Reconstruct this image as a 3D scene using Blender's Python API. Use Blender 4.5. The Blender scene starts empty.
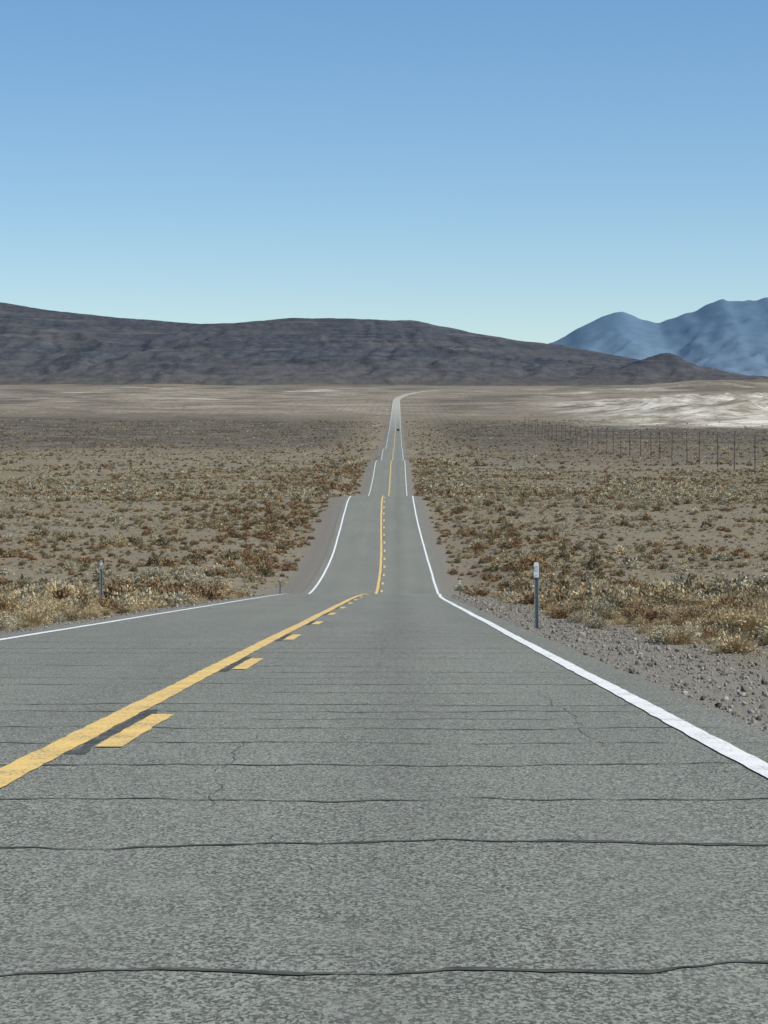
import bpy, bmesh, math
import numpy as np
from mathutils import Vector
rng=np.random.default_rng(7)
F=2300.0; YH=430.0
sc=bpy.context.scene
# ---------------------------------------------------------------- noise helpers
def _h(ix,iy,seed):
    h=(ix*374761393+iy*668265263+seed*974634777)&0xffffffff
    h=((h^(h>>13))*1274126177)&0xffffffff
    h=((h^(h>>16))*2246822519)&0xffffffff
    return (h^(h>>15))&0xffffffff
def pn(x,y,seed=0):
    x=np.asarray(x,float);y=np.asarray(y,float)
    x,y=np.broadcast_arrays(x,y)
    ix=np.floor(x).astype(np.int64);iy=np.floor(y).astype(np.int64)
    fx=x-ix;fy=y-iy
    def g(a,b):
        an=_h(ix+a,iy+b,seed)/4294967296.0*2*np.pi
        return np.cos(an)*(fx-a)+np.sin(an)*(fy-b)
    ux=fx*fx*fx*(fx*(fx*6-15)+10);uy=fy*fy*fy*(fy*(fy*6-15)+10)
    a=g(0,0)*(1-ux)+g(1,0)*ux;b=g(0,1)*(1-ux)+g(1,1)*ux
    return (a*(1-uy)+b*uy)*1.4
def fbm(x,y,o=4,seed=0,gain=.5):
    s=0;a=1
    for i in range(o):
        s=s+a*pn(x*2**i,y*2**i,seed+i*17);a*=gain
    return s
def ridged(x,y,o=4,seed=0,gain=.5):
    s=0;a=1
    for i in range(o):
        s=s+a*(1-2*np.abs(pn(x*2**i,y*2**i,seed+i*31)));a*=gain
    return s
def ss(a,b,x):
    t=np.clip((np.asarray(x,float)-a)/(b-a),0,1);return t*t*(3-2*t)
def pchip(xs,ys):
    xs=np.array(xs,float);ys=np.array(ys,float);h=np.diff(xs);d=np.diff(ys)/h
    m=np.zeros(len(xs));m[0]=d[0];m[-1]=d[-1]
    for i in range(1,len(xs)-1):
        if d[i-1]*d[i]>0:
            w1=2*h[i]+h[i-1];w2=h[i]+2*h[i-1]
            m[i]=(w1+w2)/(w1/d[i-1]+w2/d[i])
    def f(x):
        x=np.clip(np.asarray(x,float),xs[0],xs[-1])
        k=np.clip(np.searchsorted(xs,x,side='right')-1,0,len(xs)-2)
        t=(x-xs[k])/h[k]
        return ((2*t**3-3*t**2+1)*ys[k]+(t**3-2*t**2+t)*h[k]*m[k]+(-2*t**3+3*t**2)*ys[k+1]+(t**3-t**2)*h[k]*m[k+1])
    return f
# ---------------------------------------------------------------- profiles
roadp=pchip([-400,-150,-60,0,60,100,118,125,132,138,145,162,186,227,260,280,292,304,340,400,478,560,640,660,700,760,830,900,950,970,1020,1130,1300,1500,2000,2500,3200,4000,5200,6500,9000,30000],
 [14,7,2.78,-1,-4.78,-7.3,-8.43,-8.92,-9.5,-9.93,-10.2,-10.52,-10.62,-10.0,-9.1,-8.55,-8.45,-8.7,-11.2,-13.2,-13.5,-11.5,-8.75,-8.75,-9.4,-10.9,-11.0,-9.0,-8.0,-7.9,-8.5,-9.0,-6,-2,10.4,25,44.5,66,94,124,150,200])
basep=pchip([-400,-150,-60,0,60,100,125,145,184,227,288,350,478,650,830,1130,1300,1500,2000,2500,3200,4000,5200,6500,9000,30000],
 [14,7,2.78,-1,-4.78,-7.3,-8.8,-9.6,-9.9,-9.8,-9.1,-10.3,-11.4,-10.2,-9.8,-8.0,-5.6,-2,10.4,25,44.5,66,94,124,150,200])
def cen(y):
    y=np.asarray(y,float)
    far=np.where(y<2900,0,np.where(y<4400,0.000034*(y-2900)**2,0.000034*1500**2+0.102*(y-4400)))
    return far+.62*ss(95,148,y)*(1-ss(165,285,y))
RL,RR=-6.55,2.32
# rows
rows=[-400,-300,-220,-150,-100,-60,-40,-25,-15,-8,-4]
y=0.
while y<150: rows.append(y); y+=1.0
while y<720: rows.append(y); y+=2.5
while y<1500: rows.append(y); y+=6
while y<30000: rows.append(y); y*=1.0085
rows.append(30000.)
rows=np.array(rows)
right=[RR,RR+.06,RR+.2]
u=RR+.4;st=.22
while u<14000: right.append(u); st*=1.032 if u<60 else 1.045; u+=st
left=[-(v-RR)+RL for v in right]
cols=np.array(sorted(left+right+[-5,-3,-1,1]))
print('grid',len(rows),len(cols))
def zfield(u,y):
    d=np.maximum(np.maximum(RL-u,u-RR),0)
    r=roadp(y);b=basep(y)
    k=ss(.8,np.where(u<0,10,8)+4*fbm(y/25,y*0+np.sign(u)*3,2,31),d)
    z=r*(1-k)+b*k
    z=z-0.05*ss(0.0,.15,d)-0.12*ss(.3,2.0,d)+0.12*ss(3,8,d)
    z=z+ss(.3,3,d)*(0.035*fbm(u/1.3,y/1.3,2,3))+ss(1.5,12,d)*0.22*fbm(u/11,y/13,3,5)
    z=z+ss(12,110,d)*1.1*fbm(u/80,y/90,3,9)*ss(60,200,y)
    z=z+ss(1400,3000,y)*ss(60,400,d)*6*fbm(u/380,y/420,4,11)
    mm=ss(120,330,u)*(1-ss(1100,1500,u))*ss(1700,2050,y)*(1-ss(2400,3000,y))
    z=z+mm*(6+6*ridged(u/60,y/110,4,21,.6))
    m2=ss(250,600,u)*ss(3900,4700,y)*(1-ss(5400,6000,y))
    z=z+m2*(14+12*fbm(u/230,y/300,4,23))
    z=np.where(d<=0,r-0.08,z)
    return z
U,Y=np.meshgrid(cols,rows)
Z=zfield(U,Y)
e=(np.isclose(U,RL)|np.isclose(U,RR)); Z[e]=roadp(Y[e])-0.02
X=U+cen(Y)
def gz(u,y):
    u=np.asarray(u,float);y=np.asarray(y,float)
    i=np.clip(np.searchsorted(rows,y,side='right')-1,0,len(rows)-2)
    j=np.clip(np.searchsorted(cols,u,side='right')-1,0,len(cols)-2)
    a=(y-rows[i])/(rows[i+1]-rows[i]);b=(u-cols[j])/(cols[j+1]-cols[j])
    return (Z[i,j]*(1-b)+Z[i,j+1]*b)*(1-a)+(Z[i+1,j]*(1-b)+Z[i+1,j+1]*b)*a
rz=roadp(rows)
def rzl(y): return np.interp(y,rows,rz)
cr_=cen(rows)
def cenl(y): return np.interp(y,rows,cr_)
# ---------------------------------------------------------------- mesh helpers
def mesh_np(name,verts,faces,smooth=False,attrs=None,mat=None,link=True):
    me=bpy.data.meshes.new(name)
    verts=np.asarray(verts,np.float32);faces=np.asarray(faces,np.int32)
    n,k=faces.shape
    me.vertices.add(len(verts));me.vertices.foreach_set('co',verts.ravel())
    me.loops.add(n*k);me.loops.foreach_set('vertex_index',faces.ravel())
    me.polygons.add(n);me.polygons.foreach_set('loop_start',np.arange(0,n*k,k,dtype=np.int32))
    me.polygons.foreach_set('use_smooth',np.full(n,smooth))
    me.update(calc_edges=True)
    if attrs:
        for a,v in attrs.items():
            at=me.attributes.new(a,'FLOAT','POINT');at.data.foreach_set('value',np.asarray(v,np.float32).ravel())
    ob=bpy.data.objects.new(name,me)
    if mat: me.materials.append(mat)
    if link: sc.collection.objects.link(ob)
    return ob
def gridfaces(nr,nc):
    i=np.arange(nr-1)[:,None]*nc+np.arange(nc-1)[None,:]
    i=i.ravel();return np.stack([i,i+1,i+nc+1,i+nc],1)
# ---------------------------------------------------------------- material helpers
class NT:
    def __init__(s,name):
        s.m=bpy.data.materials.new(name);s.m.use_nodes=True;s.t=s.m.node_tree
        s.b=s.t.nodes['Principled BSDF'];s.b.inputs['Roughness'].default_value=.9
        s.b.inputs['Specular IOR Level'].default_value=.25
        s.co=s.t.nodes.new('ShaderNodeTexCoord').outputs['Object']
    def n(s,t,**k):
        nd=s.t.nodes.new(t)
        for a,v in k.items(): setattr(nd,a,v)
        return nd
    def put(s,sock,v):
        if isinstance(v,bpy.types.NodeSocket): s.t.links.new(v,sock)
        elif isinstance(v,tuple) and len(v)==3 and sock.type=='RGBA': sock.default_value=(*v,1)
        else: sock.default_value=v
    def map(s,scale,co=None):
        nd=s.n('ShaderNodeMapping');s.put(nd.inputs['Vector'],co or s.co);nd.inputs['Scale'].default_value=scale;return nd.outputs[0]
    def noise(s,scale,detail=3,rough=.55,co=None,dist=0):
        nd=s.n('ShaderNodeTexNoise');s.put(nd.inputs['Vector'],co or s.co)
        nd.inputs['Scale'].default_value=scale;nd.inputs['Detail'].default_value=detail;nd.inputs['Roughness'].default_value=rough;nd.inputs['Distortion'].default_value=dist
        return nd.outputs['Fac']
    def vor(s,scale,out='Distance',co=None):
        nd=s.n('ShaderNodeTexVoronoi');s.put(nd.inputs['Vector'],co or s.co);nd.inputs['Scale'].default_value=scale;return nd.outputs[out]
    def rng(s,v,a,b,c=0.,d=1.):
        nd=s.n('ShaderNodeMapRange');s.put(nd.inputs['Value'],v)
        for i,q in zip((1,2,3,4),(a,b,c,d)): nd.inputs[i].default_value=q
        return nd.outputs[0]
    def math(s,op,a,b=0.):
        nd=s.n('ShaderNodeMath',operation=op);s.put(nd.inputs[0],a);s.put(nd.inputs[1],b);return nd.outputs[0]
    def mix(s,f,a,b,mode='MIX'):
        nd=s.n('ShaderNodeMix',data_type='RGBA',blend_type=mode)
        s.put(nd.inputs[0],f);s.put(nd.inputs[6],a);s.put(nd.inputs[7],b);return nd.outputs[2]
    def attr(s,name):
        nd=s.n('ShaderNodeAttribute');nd.attribute_name=name;return nd.outputs['Fac']
    def col(s,v): s.put(s.b.inputs['Base Color'],v)
    def bump(s,h,dist,strength=1.):
        nd=s.n('ShaderNodeBump');nd.inputs['Distance'].default_value=dist;nd.inputs['Strength'].default_value=strength
        s.put(nd.inputs['Height'],h);s.put(s.b.inputs['Normal'],nd.outputs[0])
# ---------------------------------------------------------------- ground
d=np.maximum(np.maximum(RL-U,U-RR),0)
gw=np.where((U>0)&(Y>118),.55,1.0)
grav=(1-ss(1.2*gw,(3.6+1.2*fbm(U/5,Y/9,2,44))*gw,d))
track=np.exp(-((Y-298-0.02*np.abs(U))/5.5)**2)*(U<0)*(1-ss(18,32,-U))
grav=np.maximum(grav,track)
dark=ss(950,1250,Y+70*fbm(U/200,Y/300,3,51)+np.where(U<0,-U*0.2,0))*(1-ss(1750,2150,Y+280*fbm(U/500,Y/700,4,52)+np.where(U<0,U*0.5,.9*U)))
dark=dark*ss(8,40,d)
darkr=ss(600,800,Y+80*fbm(U/120,Y/200,3,57))*(1-ss(1420,1500,Y+.12*U))*ss(15,50,U)*.6
dark=np.maximum(dark,darkr)
dark=np.maximum(dark,.75*ss(.05,.45,fbm(U/200,Y/450,4,59))*ss(2100,2500,Y)*ss(15,60,d))
pale=ss(1750,2300,Y+300*fbm(U/500,Y/600,4,55)+np.where(U<0,U*0.5,0))*(1-.7*ss(4200,6000,Y))
pale=np.maximum(pale,np.exp(-((Y-1500+.12*U)/20)**2)*(U>3)*.8)
trk=np.exp(-((U+16+0.004*np.maximum(Y-1600,0))/4.0)**2)*ss(1300,1700,Y)
pale=np.maximum(pale,trk)
wh=ss(110,240,U)*(1-ss(1100,1500,U))*ss(1580,1760,Y+60*fbm(U/60,Y/100,3,67))*(1-ss(2500,3000,Y+150*fbm(U/90,Y/300,3,68)))
wh=wh*ss(-.5,.3,fbm(U/50,Y/140,5,61,.6)+.5*ss(200,400,U))
wh=np.maximum(wh,.6*ss(.3,.6,fbm(U/160,Y/420,3,63))*ss(2600,3200,Y)*(1-ss(4600,5600,Y))*ss(30,80,d))
shrubby=ss(500,900,Y)*(1-.8*wh)
g=NT('desert_ground')
n2=g.noise(2.2,5,.65);n3=g.noise(14,4,.7);n4=g.noise(.03,4)
v1=g.vor(16);v1c=g.vor(16,'Color');v2=g.vor(55,'Color')
c=g.mix(g.rng(n2,.35,.68),(.12,.103,.07),(.30,.26,.18))
c=g.mix(g.rng(n4,.35,.65,0,.5),c,(.18,.14,.087))
gr=g.mix(g.rng(n3,.35,.7),(.105,.097,.08),(.25,.228,.188))
sp=g.n('ShaderNodeSeparateColor');g.put(sp.inputs[0],v2)
gr=g.mix(.55,gr,g.mix(sp.outputs[0],(.07,.064,.054),(.36,.33,.275)))
c=g.mix(g.attr('grav'),c,gr)
sp2=g.n('ShaderNodeSeparateColor');g.put(sp2.inputs[0],v1c)
c=g.mix(g.math('MULTIPLY',g.rng(v1,.32,.2),g.rng(sp2.outputs[0],.55,.6)),c,g.mix(sp2.outputs[1],(.1,.09,.075),(.34,.31,.26)))
fn=g.noise(.012,6,.7);fn2=g.noise(.03,5,.75)
c=g.mix(g.attr('pale'),c,g.mix(g.rng(fn,.38,.62),(.145,.12,.09),(.31,.268,.20)))
c=g.mix(g.attr('dark'),c,g.mix(g.rng(fn2,.4,.62),(.06,.054,.042),(.16,.135,.102)))
c=g.mix(g.attr('wh'),c,g.mix(g.rng(fn2,.4,.6),(.25,.22,.17),(.68,.64,.55)))
vs=g.vor(.16);vsc=g.vor(.16,'Color');sp3=g.n('ShaderNodeSeparateColor');g.put(sp3.inputs[0],vsc)
spot=g.math('MULTIPLY',g.rng(vs,.5,.28),g.rng(sp3.outputs[0],.40,.45))
big=g.noise(.0045,4,.6);spot=g.math('MULTIPLY',spot,g.rng(big,.36,.56,.35,1.))
c=g.mix(g.math('MULTIPLY',g.math('MULTIPLY',spot,g.attr('shrubby')),.9),c,(.08,.067,.043))
g.col(c);g.b.inputs['Roughness'].default_value=1
g.bump(g.math('ADD',g.math('MULTIPLY',n3,.4),g.math('ADD',g.math('MULTIPLY',n2,1.0),g.rng(v1,.0,.35,.35,0.))),.06,.8)
ground=mesh_np('ground',np.stack([X,Y,Z],-1).reshape(-1,3),gridfaces(*U.shape),True,dict(grav=grav,dark=dark,pale=pale,wh=wh,shrubby=shrubby),g.m)
# ---------------------------------------------------------------- road
a=NT('asphalt')
gn=a.noise(80,2,.8,co=a.map((1,.6,1)));vg=a.vor(115,'Color',co=a.map((1,.5,1)));sp=a.n('ShaderNodeSeparateColor');a.put(sp.inputs[0],vg)
c=a.mix(a.rng(gn,.40,.60),(.052,.055,.047),(.325,.337,.29))
c=a.mix(.62,c,a.mix(a.rng(sp.outputs[0],.25,.8),(.03,.032,.028),(.43,.44,.38)))
gm=a.noise(9,4,.75);c=a.mix(a.rng(gm,.42,.62,0,.22),c,(.10,.104,.09))
big=a.noise(.5,4,.6,co=a.map((1,.16,1)));c=a.mix(a.rng(big,.35,.7,.0,.32),c,(.115,.12,.105))
big2=a.noise(1.6,5,.65);c=a.mix(a.rng(big2,.5,.75,.0,.3),c,(.26,.268,.235))
sx=a.n('ShaderNodeSeparateXYZ');a.put(sx.inputs[0],a.co)
def band(cx,w):
    q=a.math('ABSOLUTE',a.math('SUBTRACT',sx.outputs[0],cx));return a.rng(q,w,0.,0.,1.)
wt=a.math('ADD',a.math('ADD',band(-.9,.55),band(.9,.55)),a.math('ADD',band(-3.1,.5),band(-5.,.5)))
c=a.mix(a.math('MULTIPLY',wt,.14),c,(.25,.257,.225))
c=a.mix(a.math('MULTIPLY',band(0.,.5),.2),c,(.11,.114,.10))
c=a.mix(a.rng(sx.outputs[1],1500,2500,0,.75),c,(.42,.41,.37))  # distant road mixed paler: sunlit brightness painted into the albedo
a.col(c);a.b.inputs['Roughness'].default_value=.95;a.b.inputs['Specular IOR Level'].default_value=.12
a.bump(a.math('ADD',gn,a.math('MULTIPLY',sp.outputs[0],.6)),.006,.7)
ri=np.where((rows>=-150)&(rows<=4450))[0];ry=rows[ri]
rc=np.array([RL,RL,-5.5,-4,-3,-2,-1,0,1,1.8,RR,RR])
RU=np.tile(rc,(len(ry),1))
jit=.07*fbm(ry/1.7,ry*0+3.3,3,71);jit2=.07*fbm(ry/1.5,ry*0+9.3,3,73)
RU[:,0]-=.02;RU[:,-1]+=.02
RU[:,:2]+=jit[:,None]*(ry<200)[:,None];RU[:,-2:]+=jit2[:,None]*(ry<200)[:,None]
RZ=np.tile(rzl(ry)[:,None],(1,len(rc)));RZ[:,0]-=.10;RZ[:,-1]-=.10
RX=RU+cen(ry)[:,None]
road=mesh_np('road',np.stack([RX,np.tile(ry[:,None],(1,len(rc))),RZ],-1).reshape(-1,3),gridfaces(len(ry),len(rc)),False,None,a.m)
def paint(name,col,dirt,wear=.62,under=(.15,.155,.14)):
    p=NT(name);n=p.noise(45,4,.8,co=p.map((1,.45,1)));n2=p.noise(3,4,.6)
    f=p.math('ADD',p.math('MULTIPLY',n,.7),p.math('MULTIPLY',n2,.3))
    c=p.mix(p.rng(n2,.35,.7,0,.5),col,dirt)
    c=p.mix(p.rng(f,wear-.07,wear+.05,0,.85),c,under)
    p.col(c);p.b.inputs['Roughness'].default_value=.75;p.bump(p.noise(62,3,.85),.006,.8);return p.m
mw=paint('white_paint',(.80,.80,.78),(.66,.66,.63),.60)
my=paint('yellow_paint',(.78,.54,.175),(.60,.42,.16),.57)
mt=paint('tar_black',(.045,.047,.045),(.075,.08,.072),.54)
cr=NT('crack_sealant');cr.col(cr.mix(cr.rng(cr.noise(9,4,.7),.35,.65),(.042,.045,.041),(.12,.124,.11)));cr.b.inputs['Roughness'].default_value=.9;cr.b.inputs['Specular IOR Level'].default_value=.1
class Strips:
    def __init__(s): s.v=[];s.f=[]
    def add(s,u0,u1,ya,yb,dz,jitter=.006):
        ys=np.concatenate([[ya],rows[(rows>ya+.01)&(rows<yb-.01)],[yb]])
        if yb-ya<400 and ya<120:
            fine=np.arange(ya,min(yb,120),.25);ys=np.unique(np.concatenate([ys,fine]).round(3))
        z=rzl(ys)+dz+np.maximum(ys,0)*4e-6;o=len(s.v);cx=cenl(ys)
        j0=jitter*fbm(ys*2.1,ys*0+u0*7,2,5);j1=jitter*fbm(ys*2.3,ys*0+u1*5,2,8)
        dr=.02*fbm(ys/9,ys*0+1.5,2,3)
        for k in range(len(ys)):
            s.v.append((u0+cx[k]+j0[k]+dr[k],ys[k],z[k]));s.v.append((u1+cx[k]+j1[k]+dr[k],ys[k],z[k]))
        for k in range(len(ys)-1):
            s.f.append((o+2*k,o+2*k+1,o+2*k+3,o+2*k+2))
    def done(s,name,mat):
        ob=mesh_np(name,np.array(s.v),np.array(s.f),False,None,mat);ob.parent=road;return ob
w=Strips();w.add(1.80,1.95,-60,120,.007,.01);w.add(1.80,1.95,120,4400,.007)
w.add(-6.14,-5.99,-60,120,.007,.01);w.add(-6.14,-5.99,120,4400,.007);w.done('edge_line',mw)
yl=Strips();yl.add(-2.04,-1.85,-60,120,.007,.016);yl.add(-2.04,-1.85,120,4400,.007)
k=-4
while 13.2+10.9*k<1600:
    s0=13.2+10.9*k;yl.add(-1.75,-1.59,s0,s0+3.1,.007,.018);k+=1
yl.done('centre_line',my)
tb=Strips();k=-4
while 12.9+10.9*k<400:
    s0=12.9+10.9*k;tb.add(-1.845,-1.755,s0-.2,s0+4.0,.003,.04);k+=1
tb.done('old_tar_mark',mt)
# cracks
V=[];Fc=[]
ylist=[3.9,5.75,8.45,10.15,12.1,13.6,14.9,15.8,16.7,17.6,19.3,20.9,22.1,23.4,25.0,27.3,29.2,31,33.8,36.5,39,41,44,47.5,52,57,61,68,75,83]
main={5.75:.95,8.45:1.15,10.15:.7,12.1:.8,13.6:.6,16.7:.7}
for q,y0 in enumerate(ylist):
    full=y0 in main or y0==3.9 or rng.random()<.45
    ua,ub=(RL+.1,RR-.05)
    if not full:
        k_=rng.random()
        if k_<.4: ua=rng.uniform(-1.9,-.2)
        elif k_<.7: ub=rng.uniform(-2.2,.8)
        else: ua=rng.uniform(-1.9,-1);ub=rng.uniform(.3,1.9)
    us=np.arange(ua,ub,.03);tilt=rng.uniform(-.025,.025)
    yy=y0+tilt*us+.20*fbm(us/2.4,us*0+q*3.1,6,81,.6)+.04*pn(us/.25,us*0+q,82)
    wd=.016*(1+1.0*fbm(us/.35,us*0+q*9.7,4,83,.7))*main.get(y0,rng.uniform(.35,1.0))+.006*min(y0,60)/20
    gap=fbm(us/1.1,us*0+q*5.3,3,84)
    wd=np.maximum(wd,.005)*ss(0,.3,us-ua)*ss(0,.3,ub-us)*(1 if y0 in(5.75,8.45,12.1) else ss(-.95,-.5,gap))
    o=len(V)
    for i in range(len(us)):
        for sg in(-1,1):
            yv=yy[i]+sg*wd[i];V.append((us[i],yv,rzl(yv)+.0035))
    for i in range(len(us)-1):
        if wd[i]+wd[i+1]>.002: Fc.append((o+2*i,o+2*i+2,o+2*i+3,o+2*i+1))
for q,(u0,y0,L) in enumerate([(-.9,9.5,5),(1.2,13,7),(-3.9,14,9),(-4.8,22,12),(-.2,24,12),(-3.0,30,14)]):
    ys=np.arange(y0,y0+L,.05);uu=u0+.12*fbm(ys/3.0,ys*0+q,5,85,.6);o=len(V)
    wd=.0022*(1+.9*pn(ys/.3,ys*0,86))*ss(0,.6,ys-y0)*ss(0,.6,y0+L-ys)*ss(-.6,-.1,fbm(ys/.9,ys*0+q*3,2,87))
    for i in range(len(ys)):
        for sg in(-1,1): V.append((uu[i]+sg*wd[i],ys[i],rzl(ys[i])+.003))
    for i in range(len(ys)-1):
        if wd[i]+wd[i+1]>.0005: Fc.append((o+2*i,o+2*i+1,o+2*i+3,o+2*i+2))
co=mesh_np('crack_seal',np.array(V),np.array(Fc),False,None,cr.m);co.parent=road
# ---------------------------------------------------------------- mountains
def outline(pts):
    p=np.array(pts,float);return lambda x:np.interp(x,p[:,0],p[:,1])
o1=outline([(-900,330),(-500,300),(-200,294),(0,302),(40,309),(100,316),(160,321),(200,324),(235,323),(262,321),(290,318),(340,318.5),(380,320),(415,321),(440,326),(480,334),(520,341),(560,345),(600,353),(640,360),(690,368),(730,376),(768,384),(820,392),(1000,400)])
xs=np.arange(-5200,2900,11.);ysm=np.concatenate([np.arange(6100,9000,12.),np.arange(9000,11500,60.)])
MX,MY=np.meshgrid(xs,ysm)
Yr=8600+250*fbm(MX/1500,MX*0,2,101)
px=398+MX*F/Yr
top=(YH-o1(px))*Yr/F+2.5*fbm(MX/120,MX*0+7,3,102)
b0=6500+260*fbm(MX/900,MX*0+4,3,103)
s=(MY-b0)/(Yr-b0);s1=np.clip(s,0,1)
wx=MX+110*fbm(MX/500,MY/500,3,107)
gully=ridged(wx/170,MY/2600,5,104,.65)
big=ridged(MX/1100+.2*fbm(MX/700,MY/700,2,131),MY/4500,2,132,.5)
shape=.28*s1+.72*s1**1.7
wob=.35*fbm(MX/1200,MY/1200,3,109)
tt=shape*7+wob
st=(np.floor(tt)+ss(.4,.6,tt-np.floor(tt))-wob)/7
shape=shape*.65+.35*np.clip(st,0,1.0)
shape=np.where(s1>=1,1,np.minimum(shape,.15+.85*s1))
base=basep(MY)
bell=np.sin(np.pi*s1)
rel=np.clip((top-base)/250,0,1)
mz=base-6+(top-base)*shape+((gully-.7)*14+(big-.6)*16)*bell**.7*rel+2.5*fbm(MX/45,MY/90,4,105,.6)*bell
mz=np.where(s>1,top-(MY-Yr)*.03-.1*np.maximum(MY-Yr-600,0),mz)
for (hx,hy,hr,hh) in [(656,7300,120,48),(674,7350,170,16),(700,7300,200,14),(735,6900,200,8),(622,7150,150,10),(768,6700,160,12),(800,6800,260,16)]:
    cx=(hx-398)*hy/F;r=np.hypot((MX-cx),(MY-hy)*.8)/hr
    mz=mz+hh*np.exp(-r**1.7)*(1+.10*(ridged(MX/110,MY/140,3,111)-.8))
m=NT('mesa_rock_haze_tinted')
sp=m.n('ShaderNodeSeparateXYZ');m.put(sp.inputs[0],m.co)
z=sp.outputs[2]
nA=m.noise(.003,6,.65);nB=m.noise(.03,6,.75,co=m.map((1,.4,1.5)));nC=m.noise(.05,5,.7,co=m.map((.06,.06,1.7)))
c=m.mix(m.rng(nB,.38,.64),(.044,.053,.068),(.085,.092,.105))  # bluish greys carry aerial haze inside the rock colour
c=m.mix(m.rng(nC,.46,.6,0,.6),c,(.038,.046,.06))
c=m.mix(m.rng(m.noise(.04,5,.7,co=m.map((.05,.05,2.0))),.56,.64,0,.5),c,(.135,.132,.125))
c=m.mix(m.math('MULTIPLY',m.rng(nA,.48,.62),.3),c,(.125,.115,.106))
low=m.rng(m.math('ADD',z,m.math('MULTIPLY',nA,150)),300,175)
c=m.mix(m.math('MULTIPLY',low,.75),c,m.mix(m.rng(nB,.35,.65),(.086,.081,.079),(.15,.132,.116)))
m.col(c);m.b.inputs['Roughness'].default_value=1;m.b.inputs['Specular IOR Level'].default_value=.02
m.bump(m.math('ADD',nB,m.math('MULTIPLY',nC,.6)),9,.5)
mesh_np('mesa_mountain',np.stack([MX,MY,mz],-1).reshape(-1,3),gridfaces(*MX.shape),True,None,m.m)
o2=outline([(-2500,400),(300,385),(480,365),(530,352),(552,343),(575,329),(598,319),(612,313),(622,312),(640,319),(658,323),(675,317),(695,311),(712,302),(722,299),(735,302),(752,300),(768,298),(800,304),(850,295),(950,312),(1100,305),(1400,340),(1900,390)])
xs=np.arange(-9000,13500,40.);ysm=np.arange(18500,25500,45.)
MX,MY=np.meshgrid(xs,ysm);Yr=22500+500*fbm(MX/3000,MX*0,2,121)
top=(YH-o2(398+MX*F/Yr))*Yr/F+16*fbm(MX/260,MX*0+2,4,122)
s=np.clip((MY-18800)/(Yr-18800),0,1.);base=basep(MY)-20
shape=.3*s+.7*s**1.6
wx=MX+500*fbm(MX/1100,MY/1100,4,126)
gl=ridged(wx/1000,MY/2600+.5*fbm(MX/700,MY/700,3,127),6,124,.55)
mz=base+(top-base)*shape+(gl-.9)*62*np.sin(np.pi*s)**.8*np.clip((top-base)/900,0,1)
mz=np.where(MY>Yr,top-(MY-Yr)*.3,mz)
fm=NT('far_mountain_rock_haze_tinted')
nB=fm.noise(.006,5,.7)
c=fm.mix(fm.rng(nB,.35,.65),(.098,.165,.245),(.115,.185,.265))  # aerial haze painted as a blue base colour
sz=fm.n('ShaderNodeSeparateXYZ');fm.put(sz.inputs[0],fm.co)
c=fm.mix(fm.rng(sz.outputs[2],950,350,0,.6),c,(.165,.225,.285))  # paler towards the foot: thicker haze painted by height
fm.col(c);fm.b.inputs['Roughness'].default_value=1;fm.b.inputs['Specular IOR Level'].default_value=0
mesh_np('distant_mountain',np.stack([MX,MY,mz],-1).reshape(-1,3),gridfaces(*MX.shape),True,None,fm.m)
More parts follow.
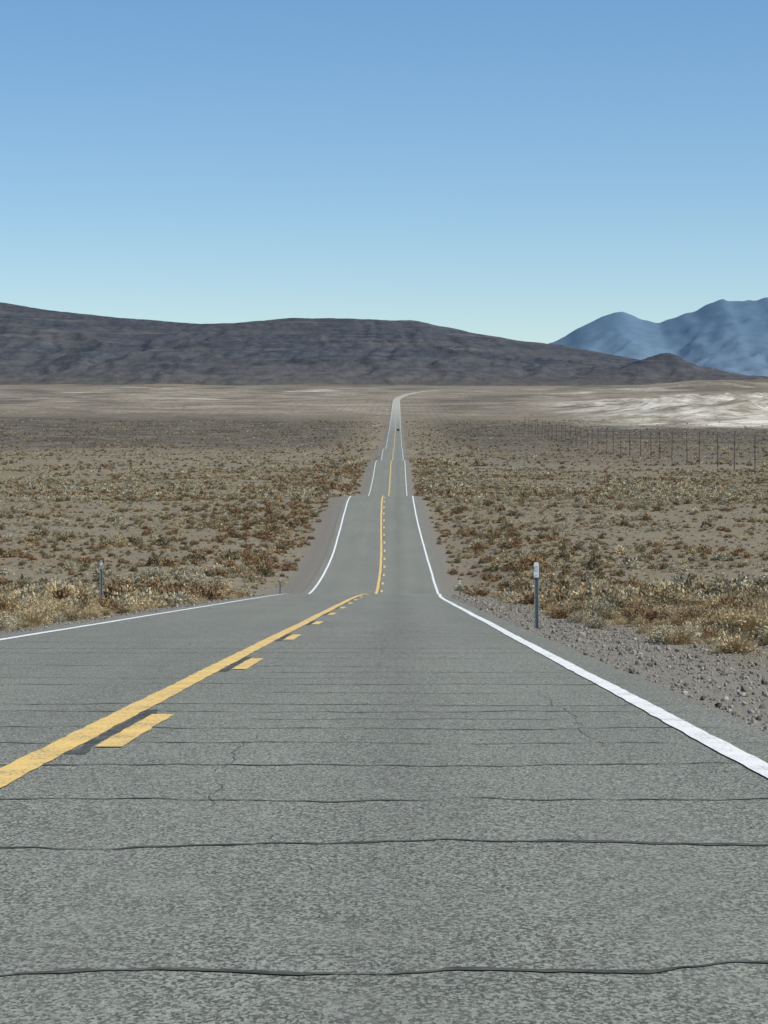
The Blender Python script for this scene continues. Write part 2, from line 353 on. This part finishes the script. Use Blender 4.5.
# ---------------------------------------------------------------- shrubs
def leafmat(name,c1,c2,stem=None):
    p=NT(name);oi=p.n('ShaderNodeObjectInfo')
    n=p.noise(6,3)
    r=p.math('ADD',p.math('MULTIPLY',oi.outputs['Random'],.75),p.math('MULTIPLY',n,.3))
    c=p.mix(r,c1,c2)
    p.col(c);p.b.inputs['Roughness'].default_value=1;p.b.inputs['Specular IOR Level'].default_value=.1
    return p.m
mats=[leafmat('dry_grass',(.38,.29,.16),(.56,.46,.28)),
      leafmat('rust_brush',(.18,.115,.062),(.33,.22,.12)),
      leafmat('olive_brush',(.155,.127,.072),(.29,.24,.145)),
      leafmat('pale_sage',(.32,.285,.195),(.53,.48,.35))]
def bushmesh(name,typ,seed,nl,ns,ls,sw):
    r=np.random.default_rng(seed)
    ph=r.uniform(0,6.28,6)
    def R(az,el):
        return .5*(.80+.13*np.sin(3*az+ph[0])+.10*np.sin(5*az+ph[1])*np.cos(2*el+ph[2])+.08*np.sin(9*az+ph[3]+3*el)+.1*np.sin(4*el+ph[4]))
    H={0:.95,1:.8,2:.9,3:.8}[typ]
    if typ==0: nl=int(nl*.25);ns=int(ns*4)
    az=r.uniform(0,6.283,nl);el=np.arcsin(r.uniform(-.05,1,nl))
    rad=R(az,el)*np.clip(r.random(nl)**.33,.2,1)*r.uniform(.9,1.08,nl)
    p=np.stack([np.cos(az)*np.cos(el)*rad,np.sin(az)*np.cos(el)*rad,np.abs(np.sin(el)*rad)*H*1.35+.01],1)
    d=p+r.normal(0,.22,(nl,3));d[:,2]+=.1;d/=np.linalg.norm(d,axis=1)[:,None]
    q=np.cross(d,r.normal(0,1,(nl,3)));q/=np.linalg.norm(q,axis=1)[:,None]
    L=ls*r.uniform(.5,1.5,nl)[:,None]
    v1=np.stack([p-q*L*.35,p+q*L*.35,p+d*L],1).reshape(-1,3)
    az=r.uniform(0,6.283,ns);el=np.arcsin(np.clip(r.uniform(.05,1.,ns)**(.6 if typ==0 else 1),0,1));rad=R(az,el)*r.uniform(.75,1.15,ns)
    t=np.stack([np.cos(az)*np.cos(el)*rad,np.sin(az)*np.cos(el)*rad,np.sin(el)*rad*H*1.35],1)
    b=t*[.25,.25,0]*r.uniform(.2,1,ns)[:,None]
    q=np.cross(t-b,r.normal(0,1,(ns,3)));q/=np.linalg.norm(q,axis=1)[:,None]+1e-9
    v2=np.stack([b-q*sw,b+q*sw,t],1).reshape(-1,3)
    v=np.concatenate([v1,v2]);f=np.arange(len(v)).reshape(-1,3)
    return mesh_np(name,v,f,False,None,mats[typ],link=False)
scol=bpy.data.collections.new('shrub_variants')
lods=[(1900,260,.045,.0035),(330,60,.11,.009),(70,16,.24,.02)]
for li,(nl,ns,ls,sw) in enumerate(lods):
    for t in range(4):
        for s_ in range(2):
            scol.objects.link(bushmesh('shrub_%d_%d_%d'%(li,t,s_),t,100+li*10+t*3+s_,nl,ns,ls,sw))
def scatter(name,P,rot,scl,idx,coll):
    me=bpy.data.meshes.new(name);me.vertices.add(len(P));me.vertices.foreach_set('co',np.asarray(P,np.float32).ravel())
    at=me.attributes.new('rot','FLOAT_VECTOR','POINT');at.data.foreach_set('vector',np.asarray(rot,np.float32).ravel())
    at=me.attributes.new('scl','FLOAT_VECTOR','POINT');at.data.foreach_set('vector',np.asarray(scl,np.float32).ravel())
    at=me.attributes.new('idx','INT','POINT');at.data.foreach_set('value',np.asarray(idx,np.int32))
    ob=bpy.data.objects.new(name,me);sc.collection.objects.link(ob)
    ng=bpy.data.node_groups.new(name+'_nodes','GeometryNodeTree')
    ng.interface.new_socket('Geometry',in_out='INPUT',socket_type='NodeSocketGeometry')
    ng.interface.new_socket('Geometry',in_out='OUTPUT',socket_type='NodeSocketGeometry')
    N=ng.nodes;L=ng.links
    gi=N.new('NodeGroupInput');go=N.new('NodeGroupOutput');ip=N.new('GeometryNodeInstanceOnPoints')
    ci=N.new('GeometryNodeCollectionInfo');ci.inputs['Collection'].default_value=coll
    ci.inputs['Separate Children'].default_value=True;ci.inputs['Reset Children'].default_value=True
    def na(nm,dt):
        q=N.new('GeometryNodeInputNamedAttribute');q.data_type=dt;q.inputs['Name'].default_value=nm;return q.outputs['Attribute']
    er=N.new('FunctionNodeEulerToRotation');L.new(na('rot','FLOAT_VECTOR'),er.inputs[0])
    L.new(gi.outputs[0],ip.inputs['Points']);L.new(ci.outputs[0],ip.inputs['Instance'])
    ip.inputs['Pick Instance'].default_value=True
    L.new(na('idx','INT'),ip.inputs['Instance Index']);L.new(er.outputs[0],ip.inputs['Rotation']);L.new(na('scl','FLOAT_VECTOR'),ip.inputs['Scale'])
    L.new(ip.outputs[0],go.inputs[0])
    md=ob.modifiers.new('scatter','NODES');md.node_group=ng
    return ob
def sample(n,ya,yb,kx,ox):
    yy=rng.uniform(ya,yb,n*2);hw=kx*yy+ox;keep=rng.random(n*2)<hw/(kx*yb+ox)
    yy=yy[keep];hw=hw[keep];return rng.uniform(-1,1,len(yy))*hw,yy
PU=[];PY=[];
for n,ya,yb in[(9000,4,150),(44000,150,620),(40000,620,1900)]:
    a_,b_=sample(n,ya,yb,.27,26);PU.append(a_);PY.append(b_)
# small low tufts between the bushes
nsm=0
for n,ya,yb in[(7000,20,150),(30000,150,560)]:
    a_,b_=sample(n,ya,yb,.25,24);PU.append(a_);PY.append(b_);nsm+=len(a_)
n=12000;yy=rng.uniform(8,760,n)**1.0;dd=1.0+np.abs(rng.normal(0,6,n));sg=rng.random(n)<.5
PU.append(np.where(sg,RR+dd,RL-dd));PY.append(yy)
n2_=3200;yy=rng.uniform(28,128,n2_);dd=1.2+np.abs(rng.normal(0,4,n2_));sg=rng.random(n2_)<.5
PU.append(np.where(sg,RR+dd+1.0,RL-dd));PY.append(yy)
nb=sum(len(q) for q in PU[:3])
belt=np.concatenate([np.zeros(nb),np.full(nsm,-1),np.ones(n),np.full(n2_,2)])
pu=np.concatenate(PU);py=np.concatenate(PY)
dd=np.maximum(np.maximum(RL-pu,pu-RR),0)
mind=np.where(pu<0,1.4,2.3+1.2*ss(48,25,py))+np.where((py>118)&(py<760),np.where(pu<0,.7,-1.1),0)+1.1*pn(pu/4,py/9,5)
mind=np.maximum(mind,.5)
dens=.12+.88*ss(-.32,.38,fbm(pu/22,py/38,3,201)+.5*fbm(pu/6,py/9,2,203)+.08)
dens=np.where(belt>0,ss(-.45,.25,fbm(pu/3.5,py/6,3,205)+.1),dens)
dens=np.where(belt<0,.8,dens)
tr=(np.abs(py-298)<5)&(pu<0)&(pu>-26)
whs=(pu>150)&(py>1620)
keep=(dd>mind)&(rng.random(len(pu))<dens*np.where(belt>0,1,.25+.75*ss(2,9,dd)))&~tr&~(whs&(rng.random(len(pu))<.88))
pu=pu[keep];py=py[keep];dd=dd[keep];belt=belt[keep]
N=len(pu);print('shrubs',N)
r=rng.random(N);zone=fbm(pu/35,py/55,3,211)
near=np.exp(-dd/7.0)
pg=.22+.35*near*(py<130);pr=.20+.38*near*(py>110)+.3*np.clip(zone,0,1);po=.30-.2*near
typ=np.where(r<pg,0,np.where(r<pg+pr,1,np.where(r<pg+pr+po,2,3)))
typ=np.where((rng.random(N)<.5*ss(.0,.4,-zone)),3,typ)
typ=np.where((belt==2)&(rng.random(N)<.55),0,typ)
size=np.clip(rng.lognormal(-.50,.42,N),.25,1.6)
size=np.where(py>620,size*1.35,size);size=np.where((belt==1)&(py>125),size*1.15,size)
size=np.where(belt<0,rng.uniform(.18,.42,N),size)
size=size*np.where(dd<3.5,.65,1)
hgt=size*rng.uniform(.62,1.0,N)
lod=np.where(py<75,0,np.where(py<330,1,2));lod=np.where(belt<0,np.where(py<90,1,2),lod)
idx=lod*8+typ*2+(rng.random(N)<.5)
hp=[(5.05,34.5,1.0,.62,0),(8.1,36,1.3,.9,0),(7.6,39.5,1.2,.9,0),(5.3,60,1.05,1.0,3),(6.3,56,1.2,.8,0),(8.4,58,1.5,1.1,0),(4.3,50,.7,.5,3),(6.3,38,.8,.5,3),(5.4,42,.8,.5,0),
    (-8.0,50,1.1,.8,0),(-8.5,55,1.0,.8,0),(-9.2,62,1.2,.9,0),(-9.0,70,1.2,.8,1),(-8.8,82,1.3,.9,0),(-8.6,90,1.2,.8,3),(-8.2,100,1.2,.9,1),(-10.5,60,1.3,1,1),(-11.4,66,1.4,1.,0),(7.1,46,1.1,.7,0),(6.2,75,1.3,.9,1),(5.2,90,1.3,.8,1)]
h=np.array(hp)
pu=np.concatenate([pu,h[:,0]]);py=np.concatenate([py,h[:,1]])
size=np.concatenate([size,h[:,2]]);hgt=np.concatenate([hgt,h[:,3]*1.3])
idx=np.concatenate([idx,np.where(h[:,1]<75,0,8)+h[:,4].astype(int)*2]).astype(int)
N=len(pu)
rot=np.stack([rng.normal(0,.07,N),rng.normal(0,.07,N),rng.uniform(0,6.28,N)],1)
scatter('desert_shrubs',np.stack([pu+cenl(py),py,gz(pu,py)-.03],1),rot,np.stack([size,size*rng.uniform(.85,1.15,N),hgt],1),idx,scol)
# ---------------------------------------------------------------- gravel
pc=bpy.data.collections.new('stone_variants')
stm=NT('stone');oi=stm.n('ShaderNodeObjectInfo');stm.col(stm.mix(oi.outputs['Random'],(.09,.08,.064),(.38,.345,.285)))
for i in range(5):
    bm=bmesh.new();bmesh.ops.create_icosphere(bm,subdivisions=1,radius=.5)
    for v in bm.verts: v.co*=rng.uniform(.7,1.15)
    me=bpy.data.meshes.new('stone_%d'%i);bm.to_mesh(me);bm.free();me.materials.append(stm.m)
    pc.objects.link(bpy.data.objects.new('stone_%d'%i,me))
n=42000
yy=5+rng.random(n)**1.5*110;dd=np.abs(rng.normal(0,4.5,n))+.05;sg=rng.random(n)<.7
uu=np.where(sg,RR+dd,RL-dd);s_=np.clip(rng.lognormal(-3.8,.55,n),.012,.12)*(1+yy/160)
scatter('gravel',np.stack([uu,yy,gz(uu,yy)+s_*.12],1),rng.uniform(0,6.28,(n,3)),np.stack([s_,s_*rng.uniform(.6,1,n),s_*rng.uniform(.45,.8,n)],1),rng.integers(0,5,n),pc)
# ---------------------------------------------------------------- delineator posts
def simple(name,c1,c2,sc_=8,rough=.6,metal=0.):
    p=NT(name);p.col(p.mix(p.noise(sc_,4),c1,c2));p.b.inputs['Roughness'].default_value=rough;p.b.inputs['Metallic'].default_value=metal;return p.m
mg=simple('galvanised_steel',(.20,.21,.20),(.34,.35,.34),12,.55)
mwh=simple('white_sheeting',(.84,.85,.85),(.74,.75,.75),10,.4)
mdk=simple('reflector',(.72,.72,.70),(.6,.6,.6),10,.2)
def boxm(bm,cx,cy,cz,sx_,sy_,sz_,mi=0,bev=0):
    g_=bmesh.ops.create_cube(bm,size=1)
    for v in g_['verts']: v.co=Vector((cx+v.co.x*sx_,cy+v.co.y*sy_,cz+v.co.z*sz_))
    for f in {f for v in g_['verts'] for f in v.link_faces}: f.material_index=mi
def post(u,y,hh=1.22,white=True):
    bm=bmesh.new()
    prof=[(-.045,-.012),(-.03,-.012),(-.022,.02),(.022,.02),(.03,-.012),(.045,-.012),(.045,-.008),(.033,-.008),(.025,.024),(-.025,.024),(-.033,-.008),(-.045,-.008)]
    lo=[bm.verts.new((a,b,-.4)) for a,b in prof];hi=[bm.verts.new((a,b,hh)) for a,b in prof]
    n=len(prof)
    for i in range(n): bm.faces.new((lo[i],lo[(i+1)%n],hi[(i+1)%n],hi[i]))
    bm.faces.new(hi)
    for f in bm.faces: f.material_index=0
    pts=[(-.05,hh-.27),(.05,hh-.27),(.05,hh-.01)]+[(.05*math.cos(t),hh-.01+.045*math.sin(t)) for t in np.linspace(.3,math.pi-.3,6)]+[(-.05,hh-.01)]
    fr=[bm.verts.new((a,-.024,b)) for a,b in pts];bk=[bm.verts.new((a,-.016,b)) for a,b in pts]
    f=bm.faces.new(fr);f.material_index=1;f=bm.faces.new(bk[::-1]);f.material_index=1
    for i in range(len(pts)):
        f=bm.faces.new((fr[i],bk[i],bk[(i+1)%len(pts)],fr[(i+1)%len(pts)]));f.material_index=1
    boxm(bm,0,-.027,hh-.09,.07,.006,.09,2)
    for zz in(.35,.65,hh-.05,hh-.22): boxm(bm,0,-.03,zz,.014,.012,.014,0)
    bmesh.ops.recalc_face_normals(bm,faces=bm.faces)
    me=bpy.data.meshes.new('delineator_post');bm.to_mesh(me);bm.free()
    for q in((mg,mwh,mdk) if white else (mg,mg,mdk)): me.materials.append(q)
    ob=bpy.data.objects.new('delineator_post',me);sc.collection.objects.link(ob)
    ob.location=(u+float(cenl(y)),y,float(gz(u,y)));ob.rotation_euler=(0,rng.normal(0,.012),.18+rng.normal(0,.08))
post(2.72,45,1.27);post(-9.45,73,1.6,False);post(-7.6,137,1.15,False);post(3.2,140,.95)
# ---------------------------------------------------------------- utility poles
mwood=simple('pole_wood',(.085,.065,.05),(.15,.115,.09),3,.95)
mins=simple('insulator',(.25,.25,.24),(.35,.35,.34),3,.4)
def polemesh():
    bm=bmesh.new();H=10.3
    bmesh.ops.create_cone(bm,cap_ends=True,segments=12,radius1=.16,radius2=.10,depth=H+1)
    for v in bm.verts: v.co.z+=(H+1)/2-1
    boxm(bm,0,.15,H-.45,1.9,.07,.09)
    for sx_ in(-1,1):
        g_=bmesh.ops.create_cube(bm,size=1)
        for v in g_['verts']:
            t=v.co.x+.5;v.co=Vector((sx_*(.1+t*.65),.2+v.co.y*.03,H-1.15+t*.66+v.co.z*.04))
    for x in(-.88,-.45,.45,.88):
        for k,(rr,zz) in enumerate([(.045,0),(.075,.06),(.05,.12),(.07,.18)]):
            g_=bmesh.ops.create_cone(bm,cap_ends=True,segments=8,radius1=rr,radius2=rr*.7,depth=.07)
            for v in g_['verts']: v.co+=Vector((x,.15,H-.37+zz))
            for f in {f for v in g_['verts'] for f in v.link_faces}: f.material_index=1
    bmesh.ops.recalc_face_normals(bm,faces=bm.faces)
    me=bpy.data.meshes.new('utility_pole');bm.to_mesh(me);bm.free();me.materials.append(mwood);me.materials.append(mins);return me
pm=polemesh();prev=None
cu=bpy.data.curves.new('power_line','CURVE');cu.dimensions='3D';cu.bevel_depth=.01;cu.bevel_resolution=0
for k in range(-5,31):
    yy=562+33.3*k;uu=87+rng.normal(0,.4);zz=float(gz(uu,yy))-.6
    ob=bpy.data.objects.new('utility_pole',pm);sc.collection.objects.link(ob)
    ob.location=(uu,yy,zz);ob.rotation_euler=(rng.normal(0,.008),rng.normal(0,.012),rng.normal(0,.03));ob.scale=(1,1,rng.uniform(.93,1.05))
    if prev:
        for x in(-.88,-.45,.45,.88):
            sp_=cu.splines.new('POLY');sp_.points.add(6)
            for i in range(7):
                t=i/6;sp_.points[i].co=(prev[0]*(1-t)+uu*t+x,prev[1]*(1-t)+yy*t+.15,(prev[2]*(1-t)+zz*t)+10.1-.5*4*t*(1-t),1)
    prev=(uu,yy,zz)
co=bpy.data.objects.new('power_line',cu);sc.collection.objects.link(co);cu.materials.append(mins)
# ---------------------------------------------------------------- car
car=bpy.data.objects.new('car',None);sc.collection.objects.link(car)
mb=simple('car_paint',(.02,.022,.03),(.025,.028,.035),2,.25);mgl=simple('car_glass',(.01,.012,.014),(.02,.02,.02),2,.05);mti=simple('tyre',(.015,.015,.015),(.03,.03,.03),20,.9);mrd=simple('tail_lamp',(.5,.02,.02),(.4,.02,.02),5,.3)
def loft(name,secs,mat,bevel=.05):
    bm=bmesh.new();prev=None
    for (yv,hw,z0,z1,tw) in secs:
        ring=[bm.verts.new(c) for c in[(-hw,yv,z0),(hw,yv,z0),(hw,yv,(z0+z1)/2),(hw*tw,yv,z1),(-hw*tw,yv,z1),(-hw,yv,(z0+z1)/2)]]
        if prev:
            for i in range(6): bm.faces.new((prev[i],prev[(i+1)%6],ring[(i+1)%6],ring[i]))
        else: bm.faces.new(ring[::-1])
        prev=ring
    bm.faces.new(prev);bmesh.ops.recalc_face_normals(bm,faces=bm.faces)
    me=bpy.data.meshes.new(name);bm.to_mesh(me);bm.free();me.materials.append(mat)
    ob=bpy.data.objects.new(name,me);sc.collection.objects.link(ob);ob.parent=car
    md=ob.modifiers.new('b','BEVEL');md.width=bevel;md.segments=3
    return ob
loft('body',[(-2.3,.80,.35,.85,.92),(-2.2,.88,.28,.98,.93),(-1.0,.92,.24,1.0,.94),(.9,.92,.24,.98,.94),(1.9,.88,.26,.86,.9),(2.3,.78,.34,.68,.88)],mb)
loft('cabin',[(-2.05,.76,.94,1.0,.95),(-1.6,.78,.94,1.44,.78),(-.6,.80,.94,1.53,.78),(.35,.80,.94,1.47,.78),(1.15,.78,.94,.99,.95)],mgl,.04)
loft('roof',[(-1.55,.60,1.43,1.475,.95),(-.6,.62,1.525,1.56,.95),(.3,.60,1.465,1.50,.95)],mb,.015)
for wx in(-.82,.82):
    for wy in(-1.4,1.4):
        bm=bmesh.new();bmesh.ops.create_cone(bm,cap_ends=True,segments=24,radius1=.34,radius2=.34,depth=.24)
        me=bpy.data.meshes.new('wheel');bm.to_mesh(me);bm.free();me.materials.append(mti)
        ob=bpy.data.objects.new('wheel',me);sc.collection.objects.link(ob);ob.parent=car;ob.rotation_euler=(0,math.pi/2,0);ob.location=(wx,wy,.34)
        md=ob.modifiers.new('b','BEVEL');md.width=.04;md.segments=2
for sx_ in(-1,1):
    bm=bmesh.new();boxm(bm,sx_*.66,-2.29,.78,.26,.06,.14)
    me=bpy.data.meshes.new('tail_lamp');bm.to_mesh(me);bm.free();me.materials.append(mrd)
    ob=bpy.data.objects.new('tail_lamp',me);sc.collection.objects.link(ob);ob.parent=car
car.location=(.1,1560,float(rzl(1560)))
car.rotation_euler=(math.atan(.0248),0,0)
# ---------------------------------------------------------------- light & sky
el,az=math.radians(48),math.radians(108)
w=bpy.data.worlds.new("World");sc.world=w;w.use_nodes=True
t=w.node_tree;bg=t.nodes['Background'];sk=t.nodes.new('ShaderNodeTexSky');sk.sky_type='NISHITA';sk.sun_disc=False
sk.sun_elevation=el;sk.sun_rotation=az;sk.altitude=1500;sk.air_density=1.0;sk.dust_density=.15;sk.ozone_density=2.8
gm=t.nodes.new('ShaderNodeGamma');gm.inputs['Gamma'].default_value=.85
mx=t.nodes.new('ShaderNodeMix');mx.data_type='RGBA';mx.blend_type='MULTIPLY';mx.inputs[0].default_value=1;mx.inputs[7].default_value=(1.0,1.03,1.045,1)
hs=t.nodes.new('ShaderNodeHueSaturation');hs.inputs['Saturation'].default_value=1.24
t.links.new(sk.outputs[0],gm.inputs[0]);t.links.new(gm.outputs[0],mx.inputs[6]);t.links.new(mx.outputs[2],hs.inputs['Color']);t.links.new(hs.outputs[0],bg.inputs[0]);bg.inputs[1].default_value=.15
sl=bpy.data.lights.new('sun','SUN');sl.energy=4.8;sl.angle=math.radians(.5);sl.color=(1,.94,.82)
so=bpy.data.objects.new('sun',sl);sc.collection.objects.link(so)
dv=Vector((math.sin(az)*math.cos(el),math.cos(az)*math.cos(el),math.sin(el)))
so.rotation_euler=dv.to_track_quat('Z','Y').to_euler();so.location=(20,-20,40)
sc.view_settings.view_transform='Standard';sc.view_settings.look='None';sc.view_settings.exposure=0
cam=bpy.data.cameras.new('camera');cam.sensor_fit='VERTICAL';cam.sensor_height=24;cam.lens=24*F/1024;cam.clip_end=60000;cam.clip_start=.1
cobj=bpy.data.objects.new('camera',cam);sc.collection.objects.link(cobj);sc.camera=cobj
pitch=math.atan((512-YH)/F);yaw=math.atan(14/F)
cobj.location=(0,0,0);cobj.rotation_euler=(math.pi/2-pitch,0,yaw)
